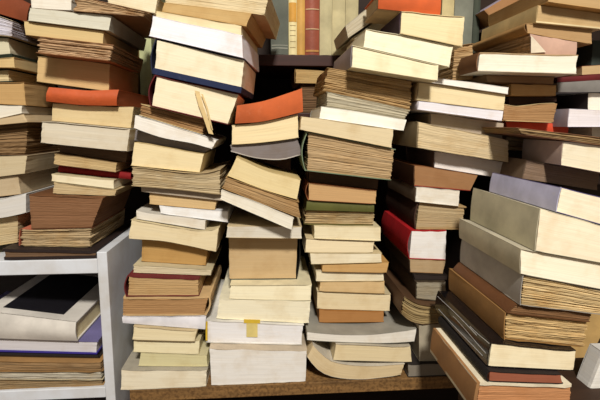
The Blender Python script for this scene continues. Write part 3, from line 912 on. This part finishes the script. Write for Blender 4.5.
# ---- outer right R
STACKS['R'] = []
book('R', PB, 'small white book end just above the frayed brown magazine', ((592, 127), (655, 127), (655, 138), (592, 137)), 74.5, 12, (236, 226, 200), (226, 216, 190), 'B', 0)
book('R', PB, 'lilac-white paperback beneath the black gap at the outer side', ((569, 109), (655, 112), (655, 124), (568, 121.5)), 71, 14, (230, 224, 228), (206, 200, 212), 'L', 0, scv=(176, 168, 178))
book('R', PB, 'white book end beneath the mottled grey book', ((588, 93), (655, 93), (655, 110), (588, 108)), 74, 12, (238, 230, 208), (226, 218, 196), 'L', 0, scv=(50, 40, 36))
book('R', PB, 'mottled grey book lying under a thin dark red one', ((557, 83), (655, 77), (655, 92), (558, 92.5)), 73, 14, (136, 130, 122), (126, 122, 116), 'F', 0, bulge=.001)
book('R', PB, 'thin dark red book on the mottled grey one', ((557, 77), (655, 71), (655, 78), (557, 83)), 73.5, 13, (90, 34, 30), (104, 32, 32), 'F', 0, bulge=.0008)
book('R', PB, 'tan book end beside the long white-paged hardback', ((582, 66), (655, 60), (655, 72), (582, 77)), 74, 12, (200, 164, 110), (130, 70, 50), 'B', 0)
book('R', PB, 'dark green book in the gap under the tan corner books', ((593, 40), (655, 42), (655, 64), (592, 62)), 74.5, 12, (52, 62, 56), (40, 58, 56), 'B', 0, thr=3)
# ---- upright books on the upper shelf
U = [
    (271, 288.5, 'upright dark grey-green cloth book on the upper shelf beside the leaning beige pile', (96, 100, 90), 'cloth', HB),
    (288.8, 297, 'upright cream book with yellow patches and thin lines on its spine', (226, 212, 160), 'paper', HB),
    (297.2, 305, 'upright narrow golden tan book beside the red-brown leather one', (206, 160, 84), 'paper', HB),
    (305.2, 319.5, 'upright red-brown leather book with pale bands across its spine', (150, 78, 56), 'leather', HB),
    (319.8, 332, 'upright pale greyish cream book beside the red-brown leather one', (192, 182, 142), 'cloth', HB),
    (332.2, 345, 'upright pale cream book, second from the red-brown leather one', (204, 192, 148), 'cloth', HB),
    (345.3, 358, 'upright pale book half hidden by the slanting magazines', (196, 184, 142), 'cloth', HB),
    (441, 453, 'upright cream book partly behind the orange-red hardback', (206, 190, 140), 'cloth', HB),
    (453.4, 472, 'upright grey-green book behind the purple-sided cream book', (124, 126, 112), 'cloth', HB),
    (472.4, 479, 'upright dark green book behind the slanting brown book', (66, 72, 60), 'cloth', HB),
]
UPR = []
zs = UP_T + 0.0006
for xa, xb, lab, c, kd, nm in U:
    # px pairs at the shelf line, kept vertical in the world
    A0, B0_ = W(xa, 55, 92)[0], W(xb, 55, 92)[0]
    h = 0.19 + 0.02 * ((xa * 7) % 3)
    T = [(A0, zs + h * i / 12) for i in range(13)]
    Bt = [(B0_, zs + h * i / 12) for i in range(13)]
    root = empty(nm, ((A0 + B0_) / 2, 0.925, zs))
    root.rotation_euler = (0, -math.pi / 2, 0)
    tag(root, lab, 'book', GROUPS['U'])
    hw = (B0_ - A0) / 2
    rr = random.Random(lab)
    build_book(root, rr, [(h * i / 12, hw) for i in range(13)], [(h * i / 12, -hw) for i in range(13)], 0.14, h, .0018, .0018, .001, 'F', 0, (214, 196, 150), c, c, c, kd, .004, 0)
    UPR.append((root, hw, h))


def band(root, hw, x0, x1, mat, name, y=-0.0047, half=None, thick=.0012):
    """thin raised band across an upright spine (local x = up)"""
    half = half or hw * .92
    n = 8
    vs, fs = [], []
    for i in range(n + 1):
        t = i / n
        z = -half + 2 * half * t
        yy = -min(.004, hw * .44) * math.sin(math.pi * (0.5 + z / (2 * hw)))
        for x in (x0, x1):
            vs.append((x, yy - thick, z))
            vs.append((x, yy + .0004, z))
    for i in range(n):
        a, b = 4 * i, 4 * i + 4
        fs += [(a, a + 2, b + 2, b), (a + 1, b + 1, b + 3, a + 3), (a, b, b + 1, a + 1), (a + 2, a + 3, b + 3, b + 2)]
    fs += [(0, 1, 3, 2), (4 * n, 4 * n + 2, 4 * n + 3, 4 * n + 1)]
    o = mesh_obj(name, vs, fs, mat, kid(root, 'spine'))
    fix_normals(o)
    return o


BANDM = cover_mat((206, 172, 130), 'leather')
rl, hw, h = UPR[3]
for zz in (0.051, 0.0905):
    band(rl, hw, zz, zz + .002, BANDM, 'spine_band')['label'] = 'pale band'
band(rl, hw, .006, .010, cover_mat((176, 128, 70), 'leather'), 'spine_band')
rl, hw, h = UPR[0]
band(rl, hw, .012, .014, cover_mat((160, 160, 146), 'cloth'), 'spine_band', thick=.0005)
band(rl, hw, .018, .0195, cover_mat((160, 160, 146), 'cloth'), 'spine_band', thick=.0005)
rl, hw, h = UPR[1]
band(rl, hw, .066, .104, cover_mat((202, 150, 66), 'paper'), 'spine_label', thick=.0005)['label'] = 'yellow-brown patch'
for zz in (.014, .026, .038, .048, .058):
    band(rl, hw, zz, zz + .001, cover_mat((150, 130, 90), 'paper'), 'spine_rule', thick=.0005, half=hw * .7)

# ---- upright books on the middle shelf between two stacks, and books behind
def upright(label, name, xa, xb, z, D, h, c, kd='cloth', lean=0.0, grp=None):
    A0, B0_ = W(xa, 113, z)[0], W(xb, 113, z)[0]
    hw = (B0_ - A0) / 2
    root = empty(name, ((A0 + B0_) / 2, z / 100, MID_Z + 0.0006 + hw * abs(math.sin(lean))))
    root.rotation_euler = (0, -math.pi / 2 + lean, 0)
    tag(root, label, 'book', grp or GROUPS['K'])
    D = D / 100.0
    build_book(root, random.Random(label), [(h * i / 12, hw) for i in range(13)], [(h * i / 12, -hw) for i in range(13)], D, h, .0018, .0018, .001, 'F', 0, (206, 184, 132), c, c, c, kd, .003, 0)


upright('upright pale yellow-green book standing in the gap left of the blue-boarded hardback', HB, 141, 153, 93, 14, .30, (196, 200, 150), 'paper', .02)
upright('upright tan book in the gap behind the orange-red soft book stack', HB, 128, 139, 93, 14, .20, (170, 140, 88), 'paper', 0)
STACKS['K'] = [flat(MID_Z)]
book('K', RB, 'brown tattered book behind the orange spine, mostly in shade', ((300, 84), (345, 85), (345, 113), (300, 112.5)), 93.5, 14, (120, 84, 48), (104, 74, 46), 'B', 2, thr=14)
book('K', PB, 'golden tan book lying below the dark upper shelf, behind the orange spine', ((295, 69), (338, 72), (338, 84), (295, 82)), 92.5, 14, (196, 158, 92), (170, 136, 80), 'L', 1, scv=(176, 140, 84))

# ---- things right of the near stack
TB = empty('side_table', (W(526, 424, 47)[0], 0.56, 0))
tag(TB, 'small dark wooden table carrying the near stack of thick books', 'table')
tx0, tx1 = W(486, 424, 47)[0], W(672, 424, 47)[0]
c = TB.location
M_TAB = wood_mat((70, 48, 34), (4, 40, 40), 'table_wood')
box('tabletop', tx0 - c.x, tx1 - c.x, 0.475 - c.y, .575 - c.y, T_G - .02, T_G, M_TAB, TB, .002)
for xx in (tx0 + .01, tx1 - .035):
    for yy in (.48, .545):
        box('leg', xx - c.x, xx + .025 - c.x, yy - c.y, yy + .025 - c.y, 0, T_G - .02, M_TAB, TB, .002)

# tan board-bound book standing behind the near stack, cover towards the room
def standing_cover(label, name, c0, c1, z, lean, tilt, thick, Wd, Hh, c, pgc):
    x, zz = W(c0, c1, z)
    root = empty(name, (x, z / 100, zz))
    m = Matrix.Rotation(tilt, 4, 'Y') @ Matrix.Rotation(math.pi / 2 - lean, 4, 'X')
    root.rotation_euler = m.to_euler()
    tag(root, label, 'book', 'books standing right of the near stack')
    build_book(root, random.Random(label), [(Wd * i / 12 - Wd, thick) for i in range(13)], [(Wd * i / 12 - Wd, 0) for i in range(13)], Hh, Wd, .0025, .0025, .002, 'L', 0, pgc, c, c, c, 'cloth', .002, 0)
    return root


tb_ = standing_cover('tan cloth-bound book leaning behind the end of the near stack', HB, 578, 382, 67.6, math.radians(4), math.radians(25), .014, .11, .175, (196, 160, 100), (200, 176, 128))
tb_.location.z = BOARD_Z + .004
book('', PB, 'white paperback beside the leaning tan cloth-bound book, at the picture edge', ((604, 353), (665, 351), (665, 387.5), (589, 391)), 50, 2.5, (226, 222, 212), (210, 206, 198), 'B', 0, group='books standing right of the near stack')

# torn white flap on the pinkish-ended torn book
tx = [lx_ for lx_ in ((531, 35), (546, 52), (531, 53))]
tl = TORN.matrix_basis.inverted()
vs = []
for dy in (-.35, -.25):
    for a, c_ in tx:
        yy = TORN.location.y * 100 + dy
        vs.append(tl @ Vector((W(a, c_, yy)[0], yy / 100, W(a, c_, yy)[1])))
o = mesh_obj('torn_flap', vs, [(0, 1, 2), (5, 4, 3), (0, 3, 4, 1), (1, 4, 5, 2), (2, 5, 3, 0)], cover_mat((236, 222, 196), 'paper'), kid(TORN, 'spine'))
fix_normals(o)
o['label'] = 'torn whitish paper corner'

# ---- small parts
# paper slips hanging out of the dark red hardback
pm = cover_mat((222, 194, 138), 'paper')
lx = lambda root, a, b, z: (root.matrix_basis.inverted() @ Vector((W(a, b, z)[0], z / 100, W(a, b, z)[1])))
for pts, wd in (([(197, 91), (201, 106), (207, 122), (211, 134)], .0075), ([(202, 94), (207, 108), (212, 130)], .003)):
    P = [lx(SLIPS, a, b, SLIPS.location.y * 100 - .35) for a, b in pts]
    strip('paper_slip', P, wd, .0004, pm, kid(SLIPS, 'page_block'))['label'] = 'torn tan paper slip'
# yellow marker and yellow edge on the white hardback
ym = cover_mat((222, 186, 60), 'paper')
P = [lx(YEL, 252, b, YEL.location.y * 100 - .02) for b in (321.5, 329, 337)]
strip('paper_marker', P, .0185, .0003, cover_mat((226, 206, 130), 'paper'), kid(YEL, 'page_block'))['label'] = 'pale yellow paper marker'
P = [lx(YEL, 252, b, YEL.location.y * 100 - .06) for b in (319.5, 323.2)]
strip('paper_marker', P, .027, .0003, ym, kid(YEL, 'front_cover'))['label'] = 'bright yellow strip'
P = [lx(YEL, 206.6, b, YEL.location.y * 100 - .08) for b in (321.5, 331, 340.5)]
strip('edge_tape', P, .0032, .0006, ym, kid(YEL, 'front_cover'))['label'] = 'yellow edge'
# black panel on the big white hardback's upper cover
TP = [(p.co.x, p.co.y, p.co.z) for p in [o for o in BIG.children if o.name.startswith('front_cover')][0].data.vertices]
zmax = lambda x: max(v[2] for v in TP if abs(v[0] - x) < .03)
xr_ = max(v[0] for v in TP)
xl_ = min(v[0] for v in TP)
n = 6
vs, fs = [], []
xs_ = [xl_ + .02 + (xr_ - .028 - xl_ - .02) * i / n for i in range(n + 1)]
top_l = [v for v in TP if abs(v[0] - xl_) < .004]
zl_, zr_ = max(v[2] for v in top_l), max(v[2] for v in TP if abs(v[0] - xr_) < .004)
zc = lambda x: zl_ + (zr_ - zl_) * (x - xl_) / (xr_ - xl_)
for x in xs_:
    for y in (.020, .19):
        for dz in (.0001, .0006):
            vs.append((x, y, zc(x) + dz))
for i in range(n):
    a, b = 4 * i, 4 * i + 4
    fs += [(a, a + 2, b + 2, b), (a + 1, b + 1, b + 3, a + 3), (a, b, b + 1, a + 1), (a + 2, a + 3, b + 3, b + 2)]
fs += [(0, 1, 3, 2), (4 * n, 4 * n + 2, 4 * n + 3, 4 * n + 1)]
o = mesh_obj('cover_panel', vs, fs, cover_mat((20, 18, 24), 'paper'), kid(BIG, 'front_cover'))
fix_normals(o)
o['label'] = 'black cover panel'
# clear plastic wrapper folds along the black glossy spine
wm, wnt, wb = base_mat('clear_plastic_fold', 0.12)
wb.inputs['Base Color'].default_value = (0.35, 0.34, 0.33, 1)
wb.inputs['Specular IOR Level'].default_value = 0.8


def fold(pts, rad):
    vs, fs = [], []
    k = 6
    for i, p in enumerate(pts):
        for j in range(k):
            a = 2 * math.pi * j / k
            vs.append((p[0] + rad * math.cos(a), p[1], p[2] + rad * math.sin(a)))
    for i in range(len(pts) - 1):
        for j in range(k):
            fs.append((i * k + j, i * k + (j + 1) % k, (i + 1) * k + (j + 1) % k, (i + 1) * k + j))
    fs.append(tuple(range(k - 1, -1, -1)))
    fs.append(tuple((len(pts) - 1) * k + j for j in range(k)))
    o = mesh_obj('wrapper_fold', vs, fs, wm, kid(GLOSS, 'spine'))
    fix_normals(o)
    o['label'] = 'pale plastic fold'


SPV = [v.co for v in [o for o in GLOSS.children if o.name.startswith('spine')][0].data.vertices]
gx, gz0, gz1 = min(v.x for v in SPV), min(v.z for v in SPV), max(v.z for v in SPV)
for zf, ya, yb in ((.25, .01, .15), (.55, .004, .10), (.78, .03, .16), (.93, .0, .05)):
    fold([(gx - .0002 + .0006 * math.sin(t * 2.0), ya + (yb - ya) * t, gz0 + (gz1 - gz0) * (zf + .05 * math.sin(3 * t + zf * 9))) for t in [i / 8 for i in range(9)]], .00045)

# ------------------------------------------------------------------ light
def area(name, loc, target, size, power, col):
    l = bpy.data.lights.new(name, 'AREA')
    l.shape = 'DISK'
    l.size = size
    l.energy = power
    l.color = col
    o = bpy.data.objects.new(name, l)
    COL.objects.link(o)
    o.location = loc
    o.rotation_euler = (Vector(target) - Vector(loc)).to_track_quat('-Z', 'Y').to_euler()
    return o


area('ceiling_lamp', (0.14, -1.15, 2.5), (0.05, 0.7, 0.8), 0.3, 84.0, (1.0, 0.95, 0.88))
w = bpy.data.worlds.new('world')
S.world = w
w.use_nodes = True
w.node_tree.nodes['Background'].inputs[0].default_value = (1.0, 0.88, 0.74, 1)
w.node_tree.nodes['Background'].inputs[1].default_value = 0.28

S.view_settings.view_transform = 'Standard'
S.view_settings.look = 'None'
S.view_settings.gamma = 1.0
S.view_settings.use_curve_mapping = False
S.view_settings.exposure = 0.0
S.cycles.max_bounces = 6
S.cycles.use_denoising = True
for key_, txt in (('white-paged book with a rounded bright red', 'bright red spine'), ('lilac-spined paperback uppermost', 'lilac spine'),
                  ('thickest cream paperback with', 'olive-grey spine'), ('grey-spined book with frayed', 'grey spine'),
                  ('black glossy book with cream', 'black glossy spine'), ('cream book with a dark purple', 'dark purple spine'),
                  ('bright orange-spined', 'bright orange spine'), ('thick cream paperback with a lilac', 'lilac-grey spine')):
    for o in COL.objects:
        if o.get('label', '').startswith(key_):
            kid(o, 'spine')['label'] = txt
for l in LOG:
    print('SETTLE', l)
